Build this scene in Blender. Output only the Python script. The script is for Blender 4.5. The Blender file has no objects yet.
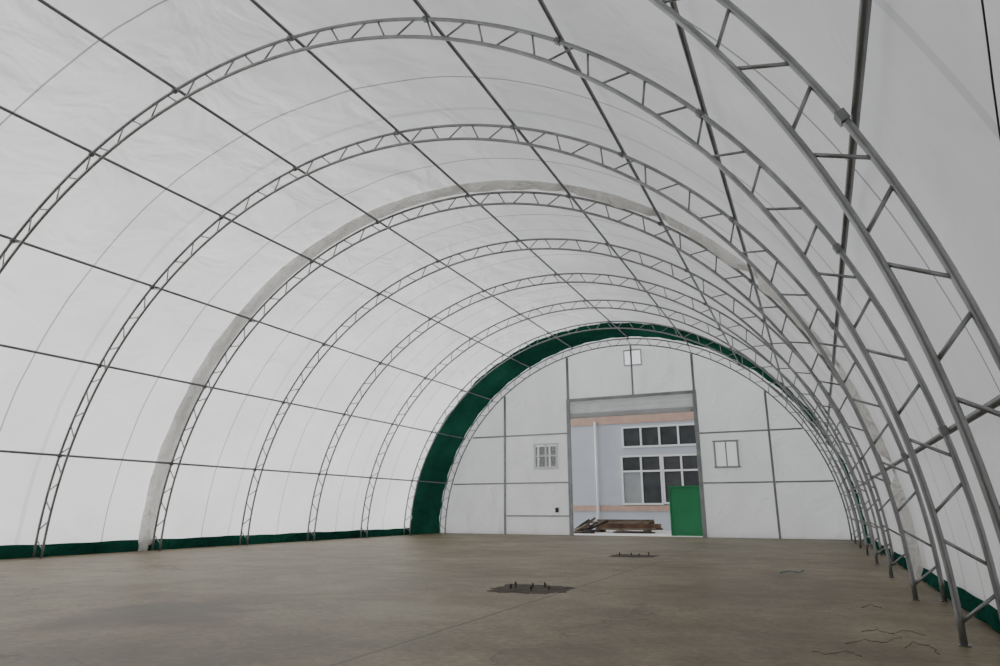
import bpy, bmesh, math, random
from mathutils import Vector
random.seed(7)
C = bpy.context.scene.collection
PI = math.pi
# ------------------------------------------------------------------ camera model
FPX = 660.0
CAM = Vector((5.32, 0.0, 0.739))
FW = Vector((-.4096, .8747, .2590)); RT = Vector((.9056, .4241, 0))
DN = FW.cross(RT).normalized()
# ------------------------------------------------------------------ dimensions
KZ = .961                      # arches are slightly lower than half circles
RI, RO = 5.972, 6.18
RM = (RI+RO)/2
RC = .0195                     # chord tube radius
RPT = .020                     # purlin tube radius
RP = RO+RC+RPT+.003
RF = RP+.078
S = 2.153; YEND = 19.84; Y0 = YEND-8*S
YW = 19.95; YB = -6.0
def arc(R, a, y=0): return Vector((R*math.sin(a), y, R*KZ*math.cos(a)))
def ray(px, py): return FW*FPX + RT*(px-500) + DN*(py-333)
def at(px, py, Y):
    d = ray(px, py); t = (Y-CAM.y)/d.y
    return CAM + d*t
def ground(px, py, z=0.0):
    d = ray(px, py); t = (z-CAM.z)/d.z
    return CAM + d*t
def cyl(px, py, R):
    d = ray(px, py); dz = d.z/KZ; cz = CAM.z/KZ
    a = d.x**2+dz**2; b = 2*(CAM.x*d.x+cz*dz); c = CAM.x**2+cz**2-R*R
    t = (-b+math.sqrt(b*b-4*a*c))/(2*a)
    return CAM + d*t
# ------------------------------------------------------------------ materials
def nodes(name):
    m = bpy.data.materials.new(name); m.use_nodes = True
    nt = m.node_tree; nt.nodes.clear()
    return m, nt, nt.nodes, nt.links
def mat(name, col, rough=.6, metal=0., var=.15, scale=6., bump=0., bscale=20.):
    m, nt, N, L = nodes(name)
    out = N.new('ShaderNodeOutputMaterial'); b = N.new('ShaderNodeBsdfPrincipled')
    b.inputs['Roughness'].default_value = rough; b.inputs['Metallic'].default_value = metal
    tc = N.new('ShaderNodeTexCoord'); nz = N.new('ShaderNodeTexNoise')
    nz.inputs['Scale'].default_value = scale; nz.inputs['Detail'].default_value = 5
    r = N.new('ShaderNodeValToRGB')
    r.color_ramp.elements[0].color = tuple(c*(1-var) for c in col)+(1,)
    r.color_ramp.elements[1].color = tuple(min(1, c*(1+var)) for c in col)+(1,)
    r.color_ramp.elements[0].position = .3; r.color_ramp.elements[1].position = .7
    L.new(tc.outputs['Object'], nz.inputs['Vector']); L.new(nz.outputs['Fac'], r.inputs['Fac'])
    L.new(r.outputs['Color'], b.inputs['Base Color'])
    if bump:
        n2 = N.new('ShaderNodeTexNoise'); n2.inputs['Scale'].default_value = bscale
        bp = N.new('ShaderNodeBump'); bp.inputs['Strength'].default_value = bump; bp.inputs['Distance'].default_value = .05
        L.new(tc.outputs['Object'], n2.inputs['Vector']); L.new(n2.outputs['Fac'], bp.inputs['Height']); L.new(bp.outputs['Normal'], b.inputs['Normal'])
    L.new(b.outputs['BSDF'], out.inputs['Surface'])
    return m
def fabric(name, col, trans=.5, seam=False, bump=.25, bscale=(1.2, .5, 1.2), var=.05, dist=.12, detail=5, distort=1.2):
    m, nt, N, L = nodes(name)
    out = N.new('ShaderNodeOutputMaterial')
    d = N.new('ShaderNodeBsdfDiffuse'); t = N.new('ShaderNodeBsdfTranslucent'); mx = N.new('ShaderNodeMixShader')
    mx.inputs[0].default_value = trans
    tc = N.new('ShaderNodeTexCoord'); nz = N.new('ShaderNodeTexNoise'); nz.inputs['Scale'].default_value = .7; nz.inputs['Detail'].default_value = 7
    r = N.new('ShaderNodeValToRGB')
    r.color_ramp.elements[0].color = tuple(c*(1-var) for c in col)+(1,); r.color_ramp.elements[1].color = tuple(min(1, c*(1+var)) for c in col)+(1,)
    r.color_ramp.elements[0].position = .35; r.color_ramp.elements[1].position = .65
    L.new(tc.outputs['Object'], nz.inputs['Vector']); L.new(nz.outputs['Fac'], r.inputs['Fac'])
    colout = r.outputs['Color']
    if seam:
        sx = N.new('ShaderNodeSeparateXYZ'); L.new(tc.outputs['Object'], sx.inputs[0])
        wob = N.new('ShaderNodeTexNoise'); wob.inputs['Scale'].default_value = .6; L.new(tc.outputs['Object'], wob.inputs['Vector'])
        def line(off, per, wid, fac):
            a = N.new('ShaderNodeMath'); a.operation = 'ADD'; a.inputs[1].default_value = off
            L.new(sx.outputs['Y'], a.inputs[0])
            wm = N.new('ShaderNodeMath'); wm.operation = 'MULTIPLY_ADD'; wm.inputs[1].default_value = .12
            L.new(wob.outputs['Fac'], wm.inputs[0]); L.new(a.outputs[0], wm.inputs[2])
            mo = N.new('ShaderNodeMath'); mo.operation = 'MODULO'; mo.inputs[1].default_value = per; L.new(wm.outputs[0], mo.inputs[0])
            ls = N.new('ShaderNodeMath'); ls.operation = 'LESS_THAN'; ls.inputs[1].default_value = wid; L.new(mo.outputs[0], ls.inputs[0])
            fm = N.new('ShaderNodeMath'); fm.operation = 'MULTIPLY'; fm.inputs[1].default_value = fac; L.new(ls.outputs[0], fm.inputs[0])
            return fm.outputs[0]
        f1 = line(21.53-2.62+.9, S, .022, .85); f2 = line(21.53-2.62+.2, S*2, .06, .25)
        ad = N.new('ShaderNodeMath'); ad.operation = 'MAXIMUM'; L.new(f1, ad.inputs[0]); L.new(f2, ad.inputs[1])
        mc = N.new('ShaderNodeMix'); mc.data_type = 'RGBA'
        L.new(ad.outputs[0], mc.inputs[0]); L.new(colout, mc.inputs[6]); mc.inputs[7].default_value = (.3, .31, .33, 1)
        colout = mc.outputs[2]
    L.new(colout, d.inputs['Color']); L.new(colout, t.inputs['Color'])
    if bump:
        mp = N.new('ShaderNodeMapping'); mp.inputs['Scale'].default_value = bscale
        n2 = N.new('ShaderNodeTexNoise'); n2.inputs['Scale'].default_value = 1.5; n2.inputs['Detail'].default_value = detail; n2.inputs['Distortion'].default_value = distort
        bp = N.new('ShaderNodeBump'); bp.inputs['Strength'].default_value = bump; bp.inputs['Distance'].default_value = dist
        L.new(tc.outputs['Object'], mp.inputs[0]); L.new(mp.outputs[0], n2.inputs['Vector']); L.new(n2.outputs['Fac'], bp.inputs['Height'])
        L.new(bp.outputs['Normal'], d.inputs['Normal']); L.new(bp.outputs['Normal'], t.inputs['Normal'])
    L.new(d.outputs[0], mx.inputs[1]); L.new(t.outputs[0], mx.inputs[2]); L.new(mx.outputs[0], out.inputs['Surface'])
    return m
def clear_pane(name, tint, amount, col=(.7, .72, .74)):
    m, nt, N, L = nodes(name)
    out = N.new('ShaderNodeOutputMaterial'); tr = N.new('ShaderNodeBsdfTransparent'); d = N.new('ShaderNodeBsdfDiffuse'); mx = N.new('ShaderNodeMixShader')
    tr.inputs['Color'].default_value = (*tint, 1); d.inputs['Color'].default_value = (*col, 1); mx.inputs[0].default_value = amount
    L.new(tr.outputs[0], mx.inputs[1]); L.new(d.outputs[0], mx.inputs[2]); L.new(mx.outputs[0], out.inputs['Surface'])
    return m
# stains, plus dark spots near the viewer that paint in foreground shade: spot on the floor, radius in metres, strength, dark (1), light (0) or rusty (2)
STAINS_AND_SHADE = [((165, 612), .62, 1.0, 1), ((240, 600), .42, .85, 2), ((100, 622), .40, .8, 2), ((195, 622), .3, .8, 2), ((440, 645), .30, .4, 1), ((690, 600), .4, .45, 2), ((330, 566), .8, .4, 2),
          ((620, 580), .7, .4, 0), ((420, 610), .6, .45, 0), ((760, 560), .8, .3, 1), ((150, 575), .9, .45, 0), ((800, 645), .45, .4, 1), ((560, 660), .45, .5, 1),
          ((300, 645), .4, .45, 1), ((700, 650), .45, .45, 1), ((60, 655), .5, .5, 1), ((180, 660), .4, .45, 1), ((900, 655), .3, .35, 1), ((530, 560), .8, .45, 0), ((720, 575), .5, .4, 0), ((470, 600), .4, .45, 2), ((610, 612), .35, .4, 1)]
def floor_mat():
    m, nt, N, L = nodes('stained_concrete')
    out = N.new('ShaderNodeOutputMaterial'); b = N.new('ShaderNodeBsdfPrincipled')
    b.inputs['Specular IOR Level'].default_value = .35; b.inputs['Roughness'].default_value = .5
    tc = N.new('ShaderNodeTexCoord')
    def noise(s, det=6, dist=0.):
        n = N.new('ShaderNodeTexNoise'); n.inputs['Scale'].default_value = s; n.inputs['Detail'].default_value = det; n.inputs['Distortion'].default_value = dist
        n.inputs['Roughness'].default_value = .62
        L.new(tc.outputs['Object'], n.inputs['Vector']); return n
    def ramp(n, p0, c0, p1, c1):
        r = N.new('ShaderNodeValToRGB'); e = r.color_ramp.elements
        e[0].position = p0; e[0].color = c0; e[1].position = p1; e[1].color = c1
        L.new(n.outputs['Fac'], r.inputs['Fac']); return r
    def mathn(op, a, b_, c=None):
        x = N.new('ShaderNodeMath'); x.operation = op
        for i, q in enumerate((a, b_, c)):
            if q is None: continue
            if isinstance(q, (int, float)): x.inputs[i].default_value = q
            else: L.new(q, x.inputs[i])
        return x.outputs[0]
    r1 = ramp(noise(.5, 8, .2), .38, (.150, .119, .068, 1), .62, (.230, .190, .120, 1))
    r2 = ramp(noise(2.6, 10, .0), .38, (.80, .78, .76, 1), .62, (1.10, 1.10, 1.09, 1))
    r3 = ramp(noise(.35, 6, .3), .54, (1, 1, 1, 1), .66, (.74, .67, .58, 1))
    r4 = ramp(noise(19, 10, .0), .40, (.80, .79, .78, 1), .60, (1.12, 1.12, 1.12, 1))
    def mul(a, c):
        x = N.new('ShaderNodeMix'); x.data_type = 'RGBA'; x.blend_type = 'MULTIPLY'; x.inputs[0].default_value = 1
        L.new(a, x.inputs[6]); L.new(c, x.inputs[7]); return x.outputs[2]
    col = mul(mul(mul(r1.outputs[0], r2.outputs[0]), r3.outputs[0]), r4.outputs[0])
    wob = noise(2.4, 9, .1)
    for (sp, rad, st, dk) in STAINS_AND_SHADE:
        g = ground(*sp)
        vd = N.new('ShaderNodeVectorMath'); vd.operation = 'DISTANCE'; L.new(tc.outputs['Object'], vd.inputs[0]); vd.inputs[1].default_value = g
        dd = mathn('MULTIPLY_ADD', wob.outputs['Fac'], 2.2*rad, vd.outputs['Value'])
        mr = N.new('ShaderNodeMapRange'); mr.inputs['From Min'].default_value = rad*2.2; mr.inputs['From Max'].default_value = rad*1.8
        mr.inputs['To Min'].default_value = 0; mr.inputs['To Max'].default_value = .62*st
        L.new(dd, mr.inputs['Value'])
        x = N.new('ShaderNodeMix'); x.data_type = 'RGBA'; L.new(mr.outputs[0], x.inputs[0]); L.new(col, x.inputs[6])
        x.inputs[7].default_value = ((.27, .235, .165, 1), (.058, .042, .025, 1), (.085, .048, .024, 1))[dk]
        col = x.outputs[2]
    vo = N.new('ShaderNodeTexVoronoi'); vo.inputs['Scale'].default_value = 1.3; L.new(tc.outputs['Object'], vo.inputs['Vector'])
    sp = mathn('MULTIPLY', mathn('LESS_THAN', vo.outputs['Distance'], .035), .45)
    x = N.new('ShaderNodeMix'); x.data_type = 'RGBA'; L.new(sp, x.inputs[0]); L.new(col, x.inputs[6]); x.inputs[7].default_value = (.05, .04, .03, 1); col = x.outputs[2]
    wv = N.new('ShaderNodeVectorMath'); wv.operation = 'MULTIPLY_ADD'
    nw = noise(.9, 5, 0); L.new(nw.outputs['Color'], wv.inputs[0]); wv.inputs[1].default_value = (1.6, 1.6, 0); L.new(tc.outputs['Object'], wv.inputs[2])
    vc = N.new('ShaderNodeTexVoronoi'); vc.feature = 'DISTANCE_TO_EDGE'; vc.inputs['Scale'].default_value = .22; L.new(wv.outputs[0], vc.inputs['Vector'])
    crack = mathn('MULTIPLY', mathn('LESS_THAN', vc.outputs['Distance'], .0026), .5)
    sx = N.new('ShaderNodeSeparateXYZ'); L.new(tc.outputs['Object'], sx.inputs[0])
    lines = None
    for ax, off, per in (('X', 20-3.05, 5.0), ('Y', 20-6.3, 5.1)):
        ls = mathn('LESS_THAN', mathn('MODULO', mathn('ADD', sx.outputs[ax], off), per), .025)
        lines = ls if lines is None else mathn('MAXIMUM', lines, ls)
    f = mathn('MAXIMUM', mathn('MULTIPLY', lines, .7), crack)
    mc = N.new('ShaderNodeMix'); mc.data_type = 'RGBA'; L.new(f, mc.inputs[0]); L.new(col, mc.inputs[6]); mc.inputs[7].default_value = (.045, .036, .025, 1)
    L.new(mc.outputs[2], b.inputs['Base Color'])
    bp = N.new('ShaderNodeBump'); bp.inputs['Strength'].default_value = .10; bp.inputs['Distance'].default_value = .02
    nb = noise(14, 6); L.new(nb.outputs['Fac'], bp.inputs['Height']); L.new(bp.outputs['Normal'], b.inputs['Normal'])
    L.new(b.outputs[0], out.inputs['Surface'])
    return m
M = dict(
 steel=mat('galvanised_steel', (.31, .315, .32), .38, .7, .22, 5),
 purl=mat('purlin_steel', (.22, .225, .23), .40, .6, .2, 4),
 post=mat('post_steel', (.33, .34, .35), .5, .3, .15, 4),
 roof=fabric('white_roof_fabric', (.875, .877, .88), .62, True, .6, (.8, .7, .8), .06, .25, 3, .6),
 wall=fabric('white_wall_fabric', (.885, .885, .885), .64, False, .45, (.8, .8, .8), .035, .22, 3, .6),
 front=fabric('dimming_front_fabric', (.12, .12, .12), .05, False, .3),
 sleeve=fabric('strip_fabric', (.84, .83, .805), .34, False, .9, (2, 3, 2), .08, .2),
 green=fabric('green_fabric', (.017, .104, .071), .14, False, .7, (1.5, 1, 1.5), .25, .2),
 skirt=fabric('green_skirt_fabric', (.010, .066, .046), .06, False, .9, (1.5, 1, 1.5), .3, .2),
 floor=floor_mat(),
 apron=mat('outdoor_concrete', (.68, .68, .66), .8, 0, .08, 1.5),
 render=mat('painted_render', (.56, .60, .66), .8, 0, .04, 1.2),
 salmon=mat('salmon_paint', (.56, .38, .31), .7, 0, .1, 3),
 white=mat('white_paint', (.84, .85, .86), .5, 0, .04, 5),
 frame=mat('grey_frame', (.42, .44, .46), .5, 0, .04, 5),
 dark=mat('dark_glass', (.05, .055, .06), .15, 0, .3, 2),
 reflection=mat('painted_reflection', (.34, .355, .37), .5, 0, .1, 2),
 pale=fabric('pale_panel', (.97, .97, .97), .9, False, 0, var=.01),
 pane=clear_pane('window_pane_clear', (.97, .98, .99), .15, (.9, .9, .9)),
 clear=clear_pane('vent_pane_clear', (.78, .79, .80), .1),
 sheet=mat('green_sheet', (.010, .20, .075), .55, 0, .10, 2),
 wood=mat('old_timber', (.13, .072, .045), .8, 0, .4, 3),
 wood2=mat('grey_timber', (.18, .14, .105), .8, 0, .35, 3),
 rust=mat('rusty_steel', (.065, .055, .05), .8, .2, .4, 8),
 pit=mat('dark_mortar', (.058, .047, .033), .9, 0, .6, 9, .5, 25),
 black=mat('black_rubber', (.02, .02, .022), .6, 0, .1, 4),
 shutter=fabric('door_curtain', (.66, .665, .67), .4, False, .6, (1.5, 1, 2.5), .06, .15, 3, .5),
 wire=mat('wire_metal', (.11, .095, .075), .6, .3, .2, 5),
 bluewire=mat('blue_plastic', (.10, .25, .29), .6, 0, .2, 5),
)
# ------------------------------------------------------------------ mesh builder
class MB:
    def __init__(s): s.v = []; s.f = []
    def box(s, c, size, ax=None):
        c = Vector(c); h = [x/2 for x in size]
        X, Y, Z = ax if ax else (Vector((1,0,0)), Vector((0,1,0)), Vector((0,0,1)))
        n = len(s.v)
        for k in (-1, 1):
            for j in (-1, 1):
                for i in (-1, 1): s.v.append(c + X*h[0]*i + Y*h[1]*j + Z*h[2]*k)
        for f in ((0,2,3,1),(4,5,7,6),(0,1,5,4),(2,6,7,3),(0,4,6,2),(1,3,7,5)): s.f.append([n+i for i in f])
        return s
    def tube(s, pts, r, n=8):
        pts = [Vector(p) for p in pts]; base = len(s.v); m = len(pts)
        for i, p in enumerate(pts):
            t = (pts[min(i+1, m-1)]-pts[max(i-1, 0)]).normalized()
            ref = Vector((0,1,0)) if abs(t.y) < .9 else Vector((1,0,0))
            a = t.cross(ref).normalized(); b = t.cross(a).normalized()
            for k in range(n):
                w = 2*PI*k/n; s.v.append(p + a*math.cos(w)*r + b*math.sin(w)*r)
        for i in range(m-1):
            for k in range(n):
                k2 = (k+1) % n
                s.f.append([base+i*n+k, base+i*n+k2, base+(i+1)*n+k2, base+(i+1)*n+k])
        s.f.append([base+k for k in range(n)]); s.f.append([base+(m-1)*n+k for k in range(n)][::-1])
        return s
    def grid(s, rows):
        base = len(s.v); w = len(rows[0])
        for r in rows: s.v += [Vector(p) for p in r]
        for i in range(len(rows)-1):
            for j in range(w-1):
                s.f.append([base+i*w+j, base+i*w+j+1, base+(i+1)*w+j+1, base+(i+1)*w+j])
        return s
    def quad(s, *p):
        n = len(s.v); s.v += [Vector(q) for q in p]; s.f.append(list(range(n, n+len(p)))); return s
    def build(s, name, m, parent=None, smooth=False, bevel=0):
        me = bpy.data.meshes.new(name); me.from_pydata([tuple(x) for x in s.v], [], s.f); me.update()
        bm = bmesh.new(); bm.from_mesh(me); bmesh.ops.recalc_face_normals(bm, faces=bm.faces); bm.to_mesh(me); bm.free()
        if smooth:
            for p in me.polygons: p.use_smooth = len(p.vertices) == 4
        me.materials.append(m)
        o = bpy.data.objects.new(name, me); C.objects.link(o)
        if parent: o.parent = parent
        if bevel:
            b = o.modifiers.new('bevel', 'BEVEL'); b.width = bevel; b.segments = 2
        return o
def tag(o, label, cat, group=None, kind=None):
    o['label'] = label; o['category'] = cat
    if group: o['group'] = group
    if kind: o['kind'] = kind
    return o
def struct(o, label=None):
    o['kind'] = 'structure'
    if label: o['label'] = label
    return o
def empty(name, loc):
    o = bpy.data.objects.new(name, None); C.objects.link(o); o.location = loc; o.empty_display_size = .2
    return o
def copy_tree(o, parent=None):
    c = o.copy(); C.objects.link(c)
    if parent: c.parent = parent
    for ch in list(o.children): copy_tree(ch, c)
    return c
# ------------------------------------------------------------------ floor and anchor patches
mb = MB()
mb.quad((-6.7,YB,0),(6.7,YB,0),(6.7,YW+.1,0),(-6.7,YW+.1,0))
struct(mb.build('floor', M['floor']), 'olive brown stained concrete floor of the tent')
mb = MB(); z = -.03
for a in ((-60,YB-20,60,YB),(-60,YB,-6.7,YW+.1),(6.7,YB,60,YW+.1),(-60,YW+.1,60,70)):
    mb.quad((a[0],a[1],z),(a[2],a[1],z),(a[2],a[3],z),(a[0],a[3],z))
struct(mb.build('ground', M['apron']), 'pale concrete yard outside the tent')
for (sx_, sy_), lab, bolts in (((531, 589), 'dark anchor patch with short upright bolts in the nearer middle of the floor', ((-.17,-.1),(-.15,-.02),(-.02,.1),(.05,-.12),(.10,.12),(.19,-.02))),
                        ((633, 556), 'dark anchor patch with bolts further back, nearest the doorway', ((-.2,-.1),(-.06,.12),(.12,-.08),(.24,.1)))):
    g = ground(sx_, sy_)
    t = empty('anchor_patch', (g.x, g.y, 0)); tag(t, lab, 'floor patch', 'anchor patches in the floor')
    ring = []
    for i in range(96):
        w = 2*PI*i/96; c, s_ = math.cos(w), math.sin(w)
        r = .365/(abs(c)**5+abs(s_)**5)**(1/5)*(1+random.uniform(-.06, .06)+.05*math.sin(3*w+1)+.05*math.sin(7*w+sx_)+.04*math.sin(13*w))
        ring.append((r*c, r*s_))
    m2 = MB(); m2.v.append(Vector((0,0,.004)))
    for f_, zz in ((.6, .004), (.93, .003), (1, .001)):
        for q in ring: m2.v.append(Vector((q[0]*f_, q[1]*f_, zz)))
    for i in range(96):
        j = (i+1) % 96
        m2.f.append([0, 1+i, 1+j])
        for k in range(2): m2.f.append([1+k*96+i, 1+(k+1)*96+i, 1+(k+1)*96+j, 1+k*96+j])
    m2.build('mortar_patch', M['pit'], t)
    for bx, by in bolts:
        k = random.uniform(.04, .065)
        MB().tube([(bx,by,.003),(bx+random.uniform(-.008,.008),by,k)], .008, 8).tube([(bx,by,k-.026),(bx,by,k-.014)], .013, 6).build('anchor_bolt', M['rust'], t)
# ------------------------------------------------------------------ roof membrane
rows = []
NY = 150
for j in range(NY+1):
    y = YB + (YW-YB)*j/NY
    r_ = []
    for i in range(181):
        a = -PI/2 + PI*i/180
        R = RF + .012*math.sin(2*PI*(y-Y0)/S) * math.cos(a*6) + .006*math.sin(y*3.1+a*9)
        r_.append(arc(R, a, y))
    rows.append(r_)
struct(MB().grid(rows).build('ceiling', M['roof'], None, True), 'white translucent fabric cover forming walls and roof')
GY = 18.15
rows = []
for j in range(13):
    y = GY + (YW-.02-GY)*j/12
    rows.append([arc(RF-.036+.012*math.sin(i*.9+j*.8)+.006*math.sin(i*2.3+j*.3), -PI/2+PI*i/180, y+(.03*math.sin(i*.33) if j == 0 else 0)) for i in range(181)])
struct(MB().grid(rows).build('trim_1', M['green'], None, True), 'dark green fabric band arching round the end wall')
for sgn, nm, hh in ((-1, 'baseboard_left', .20), (1, 'baseboard_right', .13)):
    rows = []
    for j in range(240):
        y = YB + (GY-YB)*j/239
        w = .006*math.sin(j*.27)+.004*math.sin(j*.71+1)
        rows.append([(sgn*(RF-.055+.010*math.sin(j*1.1)), y, 0), (sgn*(RF-.055+.016*math.sin(j*.8+1)), y, hh*.35), (sgn*(RF-.048+.012*math.sin(j*.6)), y, hh*.7), (sgn*(RF-.028), y, hh+w)])
    struct(MB().grid(rows).build(nm, M['skirt'], None, True), 'dark green fabric skirt along the foot of the cover')
fan = [arc(RF, -PI/2+PI*i/60, YB) for i in range(61)]
struct(MB().quad(*fan).build('wall_front_unseen', M['front']), 'unseen fabric end wall behind the viewer, dark to dim the near end')  # unseen near end, made dark and opaque to dim the foreground
# ------------------------------------------------------------------ purlin angles, measured on the arch
def pang(px, py):
    p = cyl(px, py, RP); return math.atan2(p.x, p.z/KZ)
PURL = [pang(*q) for q in ((0,451),(0,345),(0,235),(0,107),(40,0),(252,0),(415,0),(540,0),(672,0),(866,0),(995,403))]
# ------------------------------------------------------------------ arch trusses
def make_truss():
    t = empty('arch_truss', (0, 0, 0))
    for R, nm in ((RO, 'outer_chord'), (RI, 'inner_chord')):
        MB().tube([arc(R, -PI/2+PI*i/120) for i in range(121)], RC, 12).build(nm, M['steel'], t, True)
    n = 30; per = PI*RM/n*.995; st = -n*per/2
    for i in range(n):
        p = st+i*per+.07
        for (u0, r0, u1, r1) in ((p, RI, p+.17, RO), (p+per/2, RO, p+per/2+.17, RI)):
            MB().tube([arc(r0, u0/RM), arc(r1, u1/RM)], .0105, 8).build('web_strut', M['steel'], t, True)
    for s in (-1, 1):
        for R in (RI, RO):
            MB().box((s*R, 0, .003), (.06, .06, .006)).build('base_plate', M['purl'], t)
    for a in PURL:
        u = Vector((math.sin(a),0,math.cos(a))); v = Vector((math.cos(a),0,-math.sin(a)))
        MB().box(arc(RO-.002, a), (.055, .056, .042), (v, Vector((0,1,0)), u)).build('purlin_clamp', M['purl'], t)
    return t
labels = ['galvanised lattice arch truss nearest the viewer, sweeping across the upper right corner',
 'second nearest lattice arch, its left side leaving the frame while the top stays in view',
 'lattice arch just nearer than the one carrying the pale fabric roll',
 'lattice arch with the pale fabric roll running along its outer edge',
 'lattice arch truss just beyond the pale fabric roll',
 'lattice arch truss second beyond the pale fabric roll',
 'lattice arch truss third beyond the pale roll, second before the green band',
 'lattice arch truss standing where the green band begins',
 'farthest lattice arch truss, framing the white end wall inside the green band']
YT = [2.80] + [Y0+k*S for k in range(1, 9)]
proto = make_truss()
for k in range(9):
    o = proto if k == 0 else copy_tree(proto)
    o.location = (0, YT[k], 0)
    tag(o, labels[k], 'arch truss', 'lattice arch trusses')
proto.rotation_euler = (0, 0, math.radians(2.4)); proto.scale = (.9975, 1, .9975)
plab = ['lowest purlin tube along the left side of the cover', 'second lowest purlin tube along the left side', 'third purlin tube up the left side',
 'fourth purlin tube up the left side', 'purlin tube just left of the ridge', 'purlin tube along the ridge at the top of the arches',
 'first purlin tube right of the ridge', 'second purlin tube right of the ridge', 'third purlin tube right of the ridge',
 'steep-looking purlin tube at upper right, second lowest on the right side', 'lowest purlin tube along the right side of the cover']
for a, l in zip(PURL, plab):
    o = MB().tube([arc(RP, a, -3), arc(RP, a, YEND+.05)], RPT, 12).build('purlin', M['purl'], None, True)
    tag(o, l, 'purlin', 'purlins under the fabric cover')
# pale roll of doubled fabric outside the fourth arch, bulging inwards between the purlins
yT2 = YT[3]
rows = []
NS = 540
for i in range(NS+1):
    a = -PI/2+PI*i/NS
    dist = min(abs(a-q) for q in PURL)*RP
    g_ = max(0., min(1., (dist-.045)/.16)); g_ = g_*g_*(3-2*g_)
    r_ = []
    for j in range(17):
        v = j/16
        k = .006*math.sin(i*.27+v*5)+.005*math.sin(i*.7+v*9+.5)
        bul = (.10+.014*math.sin(i*.11)+.010*math.sin(i*.37)+.008*math.sin(i*.23+v*20))*math.sin(PI*min(1, v/.72))**.7*g_ if v < .72 else 0
        r_.append(arc(RP+.044+k*(.4+math.sin(v*PI)*.6)-bul, a, yT2-.272+.32*v+(.012*math.sin(i*.10)+.007*math.sin(i*.31) if j in (0, 1, 2) else 0)))
    rows.append(r_)
tag(MB().grid(rows).build('fabric_roll', M['sleeve'], None, True), 'pale off-white fabric roll bulging in an arch along the outside of one truss', 'fabric roll')
# ------------------------------------------------------------------ end wall
pl = at(572.5, 480, YW); pr = at(700, 480, YW); DX0, DX1 = pl.x, pr.x
DZ = at(634, 398, YW).z
def rect(x0, y0, x1, y1, Y):
    a = at((x0+x1)/2, y0, Y); b = at((x0+x1)/2, y1, Y)
    return at(x0, (y0+y1)/2, Y).x, b.z, at(x1, (y0+y1)/2, Y).x, a.z
W1 = rect(535, 444, 557, 468, YW); W2 = rect(715, 441, 738, 467, YW); W3 = rect(624, 350, 641, 365, YW)
holes = [(DX0, -1, DX1, DZ), W1, W2, W3]
xs = sorted(set([RF*math.sin(-PI/2+PI*i/160) for i in range(161)] + [h[0] for h in holes] + [h[2] for h in holes]))
def top(x, R=RF): return KZ*math.sqrt(max(0, R*R-x*x))
mb = MB()
for i in range(len(xs)-1):
    a, b = xs[i], xs[i+1]; m_ = (a+b)/2
    z0 = 0; iv = []
    for h in sorted((h for h in holes if h[0] < m_ < h[2]), key=lambda h: h[1]):
        if h[1] > z0: iv.append((z0, h[1]))
        z0 = h[3]
    iv.append((z0, None))
    for z0, z1 in iv:
        mb.quad((a,YW,z0),(b,YW,z0),(b,YW,top(b) if z1 is None else z1),(a,YW,top(a) if z1 is None else z1))
struct(mb.build('wall_back', M['wall']), 'white fabric end wall with the doorway')
def window(name, r, panes, ncol, nrow, lab, fm='white', bar=.035):
    x0, z0, x1, z1 = r; f = .045; y = YW-.02
    fb = MB()
    fb.box(((x0+x1)/2, y, z0), (x1-x0+2*f, .08, f)).box(((x0+x1)/2, y, z1), (x1-x0+2*f, .08, f))
    fb.box((x0, y, (z0+z1)/2), (f, .08, z1-z0-f)).box((x1, y, (z0+z1)/2), (f, .08, z1-z0-f))
    for i in range(1, ncol): fb.box((x0+(x1-x0)*i/ncol, y, (z0+z1)/2), (bar, .06, z1-z0-f))
    for i in range(1, nrow): fb.box(((x0+x1)/2, y+.005, z0+(z1-z0)*i/nrow), (x1-x0-f, .05, bar))
    o = struct(fb.build(name, M[fm]), lab)
    n = len(panes); w = (x1-x0)/n
    for i, p in enumerate(panes):
        MB().box((x0+w*(i+.5), YW+.012, (z0+z1)/2), (w-.02, .006, z1-z0-.05)).build('window_pane', p, o)
window('window_1', W1, [M['pane']], 2, 2, 'small four-paned window left of the doorway')
window('window_2', W2, [M['pale'], M['pale']], 2, 1, 'small pale window right of the doorway', 'frame')
yF = YW-.10
xl, xr = DX0-.04, DX1+.04
db = MB()
db.box((xl, yF, DZ/2), (.11, .09, DZ)).box((xr, yF, DZ/2), (.11, .09, DZ)).box(((xl+xr)/2, yF, DZ+.045), (xr-xl+.11, .09, .09))
door = struct(db.build('door_1', M['post']), 'tall doorway with its curtain rolled up')
rows = []
for j in range(13):
    z = DZ-.01-.42*j/12
    rows.append([(xl+.07+(xr-xl-.14)*i/40, yF+.03+.012*math.sin(i*1.3+j*.3)+.01*math.sin(j*1.6), z) for i in range(41)])
MB().grid(rows).build('door_curtain', M['shutter'], door, True)
MB().tube([(xl+.07+(xr-xl-.14)*i/40, yF+.02+.008*math.sin(i*.8), DZ-.46) for i in range(41)], .075, 14).build('curtain_roll', M['shutter'], door, True)
def post(px, z0=None, lab='', w=.06):
    x = at(px, 470, yF).x; zt = top(x, RI)-.03
    o = MB().box((x, yF, ((z0 or 0)+zt)/2), (w, w, zt-(z0 or 0))).build('wall_post', M['post'], None, False)
    tag(o, lab, 'post', 'steel posts of the end wall'); return x
xpost = post(505, None, 'slim steel post on the end wall left of the small four-paned window')
post(773, None, 'slim steel post on the end wall right of the pale window')
for x, l in ((xl, 'steel post rising from left door jamb to the arch'), (xr, 'steel post rising from right door jamb to the arch')):
    zt = top(x, RI)-.03
    tag(MB().box((x, yF, (DZ+.09+zt)/2), (.07, .07, zt-DZ-.09)).build('wall_post', M['post']), l, 'post', 'steel posts of the end wall')
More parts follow.
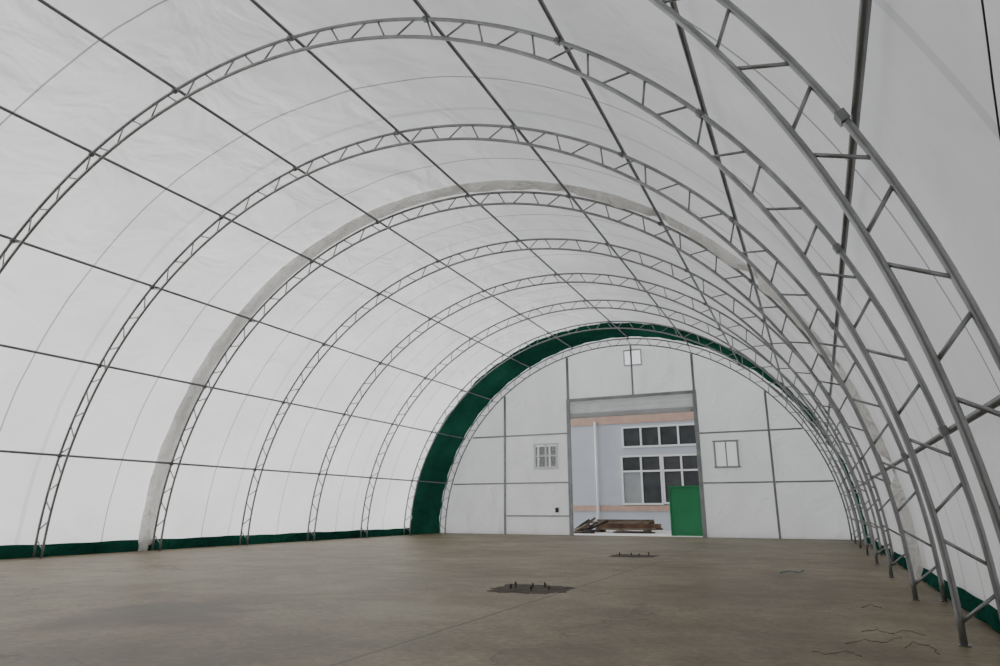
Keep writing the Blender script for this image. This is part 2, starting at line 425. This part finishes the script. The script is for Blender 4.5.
post(637, DZ+.09, 'short steel post above the middle of the doorway', .05)
def rail(px, py, side, lab, xs_=None):
    z = at(px, py, yF).z; xe = math.sqrt(RI**2-(z/KZ)**2)-.03
    a, b = (-xe, xl-.06) if side < 0 else (xr+.06, xe)
    if xs_: a = xs_
    tag(MB().box(((a+b)/2, yF+.055, z), (b-a, .04, .045)).build('wall_rail', M['post']), lab, 'rail', 'horizontal rails of the end wall')
rail(530, 435, -1, 'upper horizontal rail left of the doorway, above the four-paned window')
rail(530, 483, -1, 'middle horizontal rail left of the doorway, below the four-paned window')
rail(540, 516, -1, 'short lowest rail between the left slim post and the doorway', xpost+.04)
rail(765, 430, 1, 'upper horizontal rail right of the doorway, above the pale window')
rail(765, 482, 1, 'lower horizontal rail right of the doorway, below the pale window')
# small fitting on the wall left of the door
q = at(557, 510, yF)
t = empty('wall_box', (q.x, yF+.02, q.z)); tag(t, 'small dark box fixed to the wall just left of the doorway', 'wall box')
MB().box((0, 0, 0), (.12, .06, .16)).build('box_body', M['frame'], t, False, .006)
MB().box((0, -.035, 0), (.09, .012, .12)).build('box_lid', M['rust'], t, False, .003)
# square pale vent above the door
v = W3
t = empty('vent_box', ((v[0]+v[2])/2, YW, v[1])); tag(t, 'small square pale vent set above the doorway', 'vent')
w_, h_ = v[2]-v[0], v[3]-v[1]
MB().box((0, .012, h_/2), (w_-.03, .01, h_-.03)).build('vent_panel', M['clear'], t)
fr = MB()
for z in (.0, h_): fr.box((0, 0, z), (w_+.03, .06, .03))
for x in (-w_/2, w_/2): fr.box((x, 0, h_/2), (.03, .06, h_-.03))
fr.build('vent_frame', M['white'], t)
# ------------------------------------------------------------------ building outside
YO = 27.0; BH = 5.35
bld = empty('building', (-3, YO, 0)); tag(bld, 'pale blue grey building with salmon bands seen through the doorway', 'building')
def loc(x, y, z): return (x+3, y-YO, z)
MB().box(loc(-3, YO+4, BH/2-.015), (26, 8, BH+.03)).build('wall', M['render'], bld)
zs0, zs1 = at(635, 423, YO).z, at(635, 413, YO).z
MB().box(loc(-3, YO-.03, (zs0+zs1)/2), (26, .06, zs1-zs0)).build('salmon_band', M['salmon'], bld)
zs0, zs1 = at(635, 511, YO).z, at(635, 505.5, YO).z
MB().box(loc(-3, YO-.03, (zs0+zs1)/2), (26, .06, zs1-zs0)).build('salmon_band', M['salmon'], bld)
MB().box(loc(-3, YO+4, BH+.06), (26.4, 8.4, .12)).build('roof_slab', M['white'], bld)
def bwin(x0, y0, x1, y1, ncol, zsp, reflection=None):
    r = rect(x0, y0, x1, y1, YO); a, z0, b, z1 = r; f = .07
    fb = MB(); y = YO-.05
    for z in [z0+.001, z1] + [z0+(z1-z0)*q for q in zsp]: fb.box(loc((a+b)/2, y, z), (b-a+f, .1, f))
    for i in range(ncol+1): fb.box(loc(a+(b-a)*i/ncol, y+.005, (z0+z1)/2), (f, .09, z1-z0-f))
    o = fb.build('window', M['white'], bld)
    MB().box(loc((a+b)/2, YO-.012, (z0+z1)/2), (b-a, .02, z1-z0)).build('window_pane', M['dark'], o)
    if reflection is not None:  # greyer plate over one pane, a pale reflection painted as colour
        w = (b-a)/ncol; h = (z1-z0)*zsp[0]
        p = MB().box(loc(a+w*(reflection+.5), YO-.03, z0+h/2), (w-f, .01, h-f)).build('window_pane', M['reflection'], o)  # plate standing for a reflection, not a further pane
        p['label'] = 'greyer pane with a painted reflection'
bwin(623, 426, 698, 446, 4, [])
bwin(623, 456, 662, 504, 2, [.68], 0)
bwin(664, 455, 702, 503, 2, [.68])
bwin(528, 446, 562, 490, 3, [.5])
p0 = at(595, 422, YO-.12)
MB().tube([(p0.x+3, -.12, p0.z), (p0.x+3, -.12, .05)], .06, 10).build('downpipe', M['white'], bld, True)
# green sheet panel
g = rect(670, 486, 702, 534, 21.6)
t = empty('sheet_panel', ((g[0]+g[2])/2, 21.6, -.03)); tag(t, 'bright green upright sheet panel standing just outside the doorway', 'panel')
w_, h_ = g[2]-g[0]+.1, g[3]+.03
MB().box((.05, .01, h_/2), (w_-.06, .02, h_-.06)).build('panel_sheet', M['sheet'], t)
fb = MB()
for z in (.03, h_-.02): fb.box((.05, 0, z), (w_, .05, .05))
for q in (-1, 1): fb.box((.05+q*(w_/2-.02), 0, h_/2), (.04, .05, h_-.08))
fb.build('panel_frame', M['sheet'], t)
for q in (-1, 1): MB().box((.05+q*(w_/2-.1), .0, .01), (.06, .5, .02)).build('panel_foot', M['sheet'], t)
# timber stack outside
YS = 24.1
sx0 = at(592, 525, YS).x; sx1 = at(658, 525, YS).x
names = ['bottom layer', 'second layer', 'third layer', 'fourth layer', 'top layer']
for lay in range(5):
    for q in range(3):
        if (lay == 3 and q == 2) or (lay == 4 and q != 1): continue
        mm = ('wood2', 'wood', 'wood', 'wood2', 'wood2')[lay] if q != 1 else ('wood', 'wood', 'wood2', 'wood', 'wood2')[lay]
        L_ = (sx1-sx0)*random.uniform(.7, 1.0); cx = (sx0+sx1)/2+random.uniform(-.2, .22)
        o = MB().box((0,0,.035), (L_, .17, .07)).build('plank', M[mm], None, False, .006)
        o.location = (cx, YS-.25+q*.25, -.03+.09+lay*.0708); o.rotation_euler = (0, 0, random.uniform(-.014, .014) if lay < 4 else .09)
        tag(o, '%s plank in %s of the timber stack, %s' % ('greyish brown' if mm == 'wood2' else 'dark reddish brown', names[lay], ('nearest the doorway', 'in the middle', 'nearest the building')[q]), 'plank', 'planks stacked outside the doorway')
for i, f in enumerate((.14, .84)):
    o = MB().box((0,0,.045), (.1, .9, .09)).build('bearer', M['wood2'], None, False, .006)
    o.location = (sx0+(sx1-sx0)*f, YS, -.03)
    tag(o, 'short timber bearer under the %s end of the plank stack' % ('left', 'right')[i], 'bearer', 'bearers under the planks')
# loose scrap bars and pipes left of and in front of the planks
nth = ['nearest the doorway', 'second from the doorway', 'third from the doorway', 'fourth from the doorway', 'fifth from the doorway', 'sixth from the doorway', 'seventh from the doorway', 'eighth from the doorway', 'ninth from the doorway', 'farthest from the doorway']
x0 = at(579, 525, 23.0).x
for i in range(10):
    y = 22.35+.11*i; ln = .4+.45*random.random(); r = random.uniform(.025, .05); q = random.uniform(-.012, .012)
    xx = x0-.15+random.uniform(-.1, .3)
    hz = (.0, .26, .1, .40, .18, .32, .05, .46, .22, .36)[i]
    o = MB().tube([(xx, y-q, r-.03), (xx+ln/2, y, r-.03+hz*.55), (xx+ln, y+q, r-.03+hz)], r, 8).build('scrap_bar', M['wood2' if i % 3 == 1 else 'rust'], None, True)
    tag(o, 'dark scrap bar lying left of the planks, '+nth[i], 'metal bar', 'scrap bars left of the planks')
nth6 = nth[:5]+['farthest from the doorway']
for i in range(6):
    y = 23.1+.09*i; a = at(random.uniform(612, 622), 526, y).x; b = at(random.uniform(640, 662), 526, y).x
    r = random.uniform(.02, .035); q = random.uniform(-.01, .01); hz = random.choice((0, .03, .08))
    o = MB().tube([(a, y-q, r-.03+hz), ((a+b)/2, y, r-.028), (b, y+q, r-.03)], r, 7).build('timber_pole', M[('rust', 'wood', 'wood2')[i % 3]], None, True)
    tag(o, '%s pole lying in front of the planks, %s' % (('blackened', 'dark reddish brown', 'greyish brown')[i % 3], nth6[i]), 'pole', 'poles lying before the planks')
# ------------------------------------------------------------------ loose wires on the floor and hanging cable
def wire(pts, r, m, lab, nm='loose_wire', cat='wire', grp=None):
    P = [ground(*p) for p in pts]; Q = []
    for i in range(len(P)-1):
        for k in range(6):
            t_ = k/6; q = P[i].lerp(P[i+1], t_); Q.append((q.x+.01*math.sin(i*3+k), q.y+.02*math.sin(i*2+k*1.1), r+.001+.002*abs(math.sin(i+k*.6))))
    Q.append((P[-1].x, P[-1].y, r+.001))
    tag(MB().tube(Q, r, 6).build(nm, m, None, True), lab, cat, grp)
wire([(862,632),(878,630),(889,634),(908,631),(926,636)], .0015, M['wire'], 'longer dark wire lying on the floor beside the right arch foot')
wire([(846,644),(866,640),(880,643),(902,638)], .0015, M['wire'], 'shorter dark wire lying nearest the viewer at lower right')
wire([(905,648),(914,643),(931,647),(940,655)], .0015, M['wire'], 'curled dark wire scrap closest to the right arch foot')
wire([(812,652),(830,655),(846,651),(862,657)], .0014, M['wire'], 'dark wire scrap lying leftmost of the loose wires at lower right')
wire([(862,608),(872,605),(882,609)], .002, M['wire'], 'short dark wire scrap farther back beside the right arch feet')
wire([(780,573),(790,571),(798,573),(804,571)], .005, M['bluewire'], 'faded blue cord scrap on the floor well right of the anchor patches')
P = [cyl(978,-30,6.14), cyl(982,0,6.14), cyl(988,45,6.15), cyl(993,85,6.14), cyl(1000,135,6.14), cyl(1012,200,6.15)]
tag(MB().tube(P, .0028, 6).build('hanging_cable', M['black'], None, True), 'thin black cable hanging down the fabric at the upper right edge', 'cable')
# ------------------------------------------------------------------ light: hazy sky, brighter low on the left and towards the far end
w = bpy.data.worlds.new('overcast'); bpy.context.scene.world = w; w.use_nodes = True
N = w.node_tree.nodes; L = w.node_tree.links; N.clear()
bg = N.new('ShaderNodeBackground'); out = N.new('ShaderNodeOutputWorld')
tc = N.new('ShaderNodeTexCoord'); dp = N.new('ShaderNodeVectorMath'); dp.operation = 'DOT_PRODUCT'
dp.inputs[1].default_value = (-.78, .52, -.72)
L.new(tc.outputs['Generated'], dp.inputs[0])
ad = N.new('ShaderNodeMath'); ad.operation = 'ADD'; ad.inputs[1].default_value = 1.50
L.new(dp.outputs['Value'], ad.inputs[0])
mxm = N.new('ShaderNodeMath'); mxm.operation = 'MAXIMUM'; mxm.inputs[1].default_value = .2; L.new(ad.outputs[0], mxm.inputs[0])
L.new(mxm.outputs[0], bg.inputs['Strength'])
bg.inputs['Color'].default_value = (.975, .988, 1.0, 1)
L.new(bg.outputs[0], out.inputs[0])
sun = bpy.data.lights.new('sun', 'SUN'); sun.energy = 2.3; sun.angle = .6; sun.color = (1, .985, .965)
so = bpy.data.objects.new('sun', sun); C.objects.link(so)
so.rotation_euler = Vector((.96, .0, -.20)).to_track_quat('-Z', 'Y').to_euler()
# ------------------------------------------------------------------ camera
cd = bpy.data.cameras.new('camera'); cam = bpy.data.objects.new('camera', cd); C.objects.link(cam)
cd.sensor_width = 36; cd.lens = FPX*36/1000; cd.clip_start = .05
cam.location = CAM
cam.rotation_euler = FW.to_track_quat('-Z', 'Y').to_euler()
bpy.context.scene.camera = cam
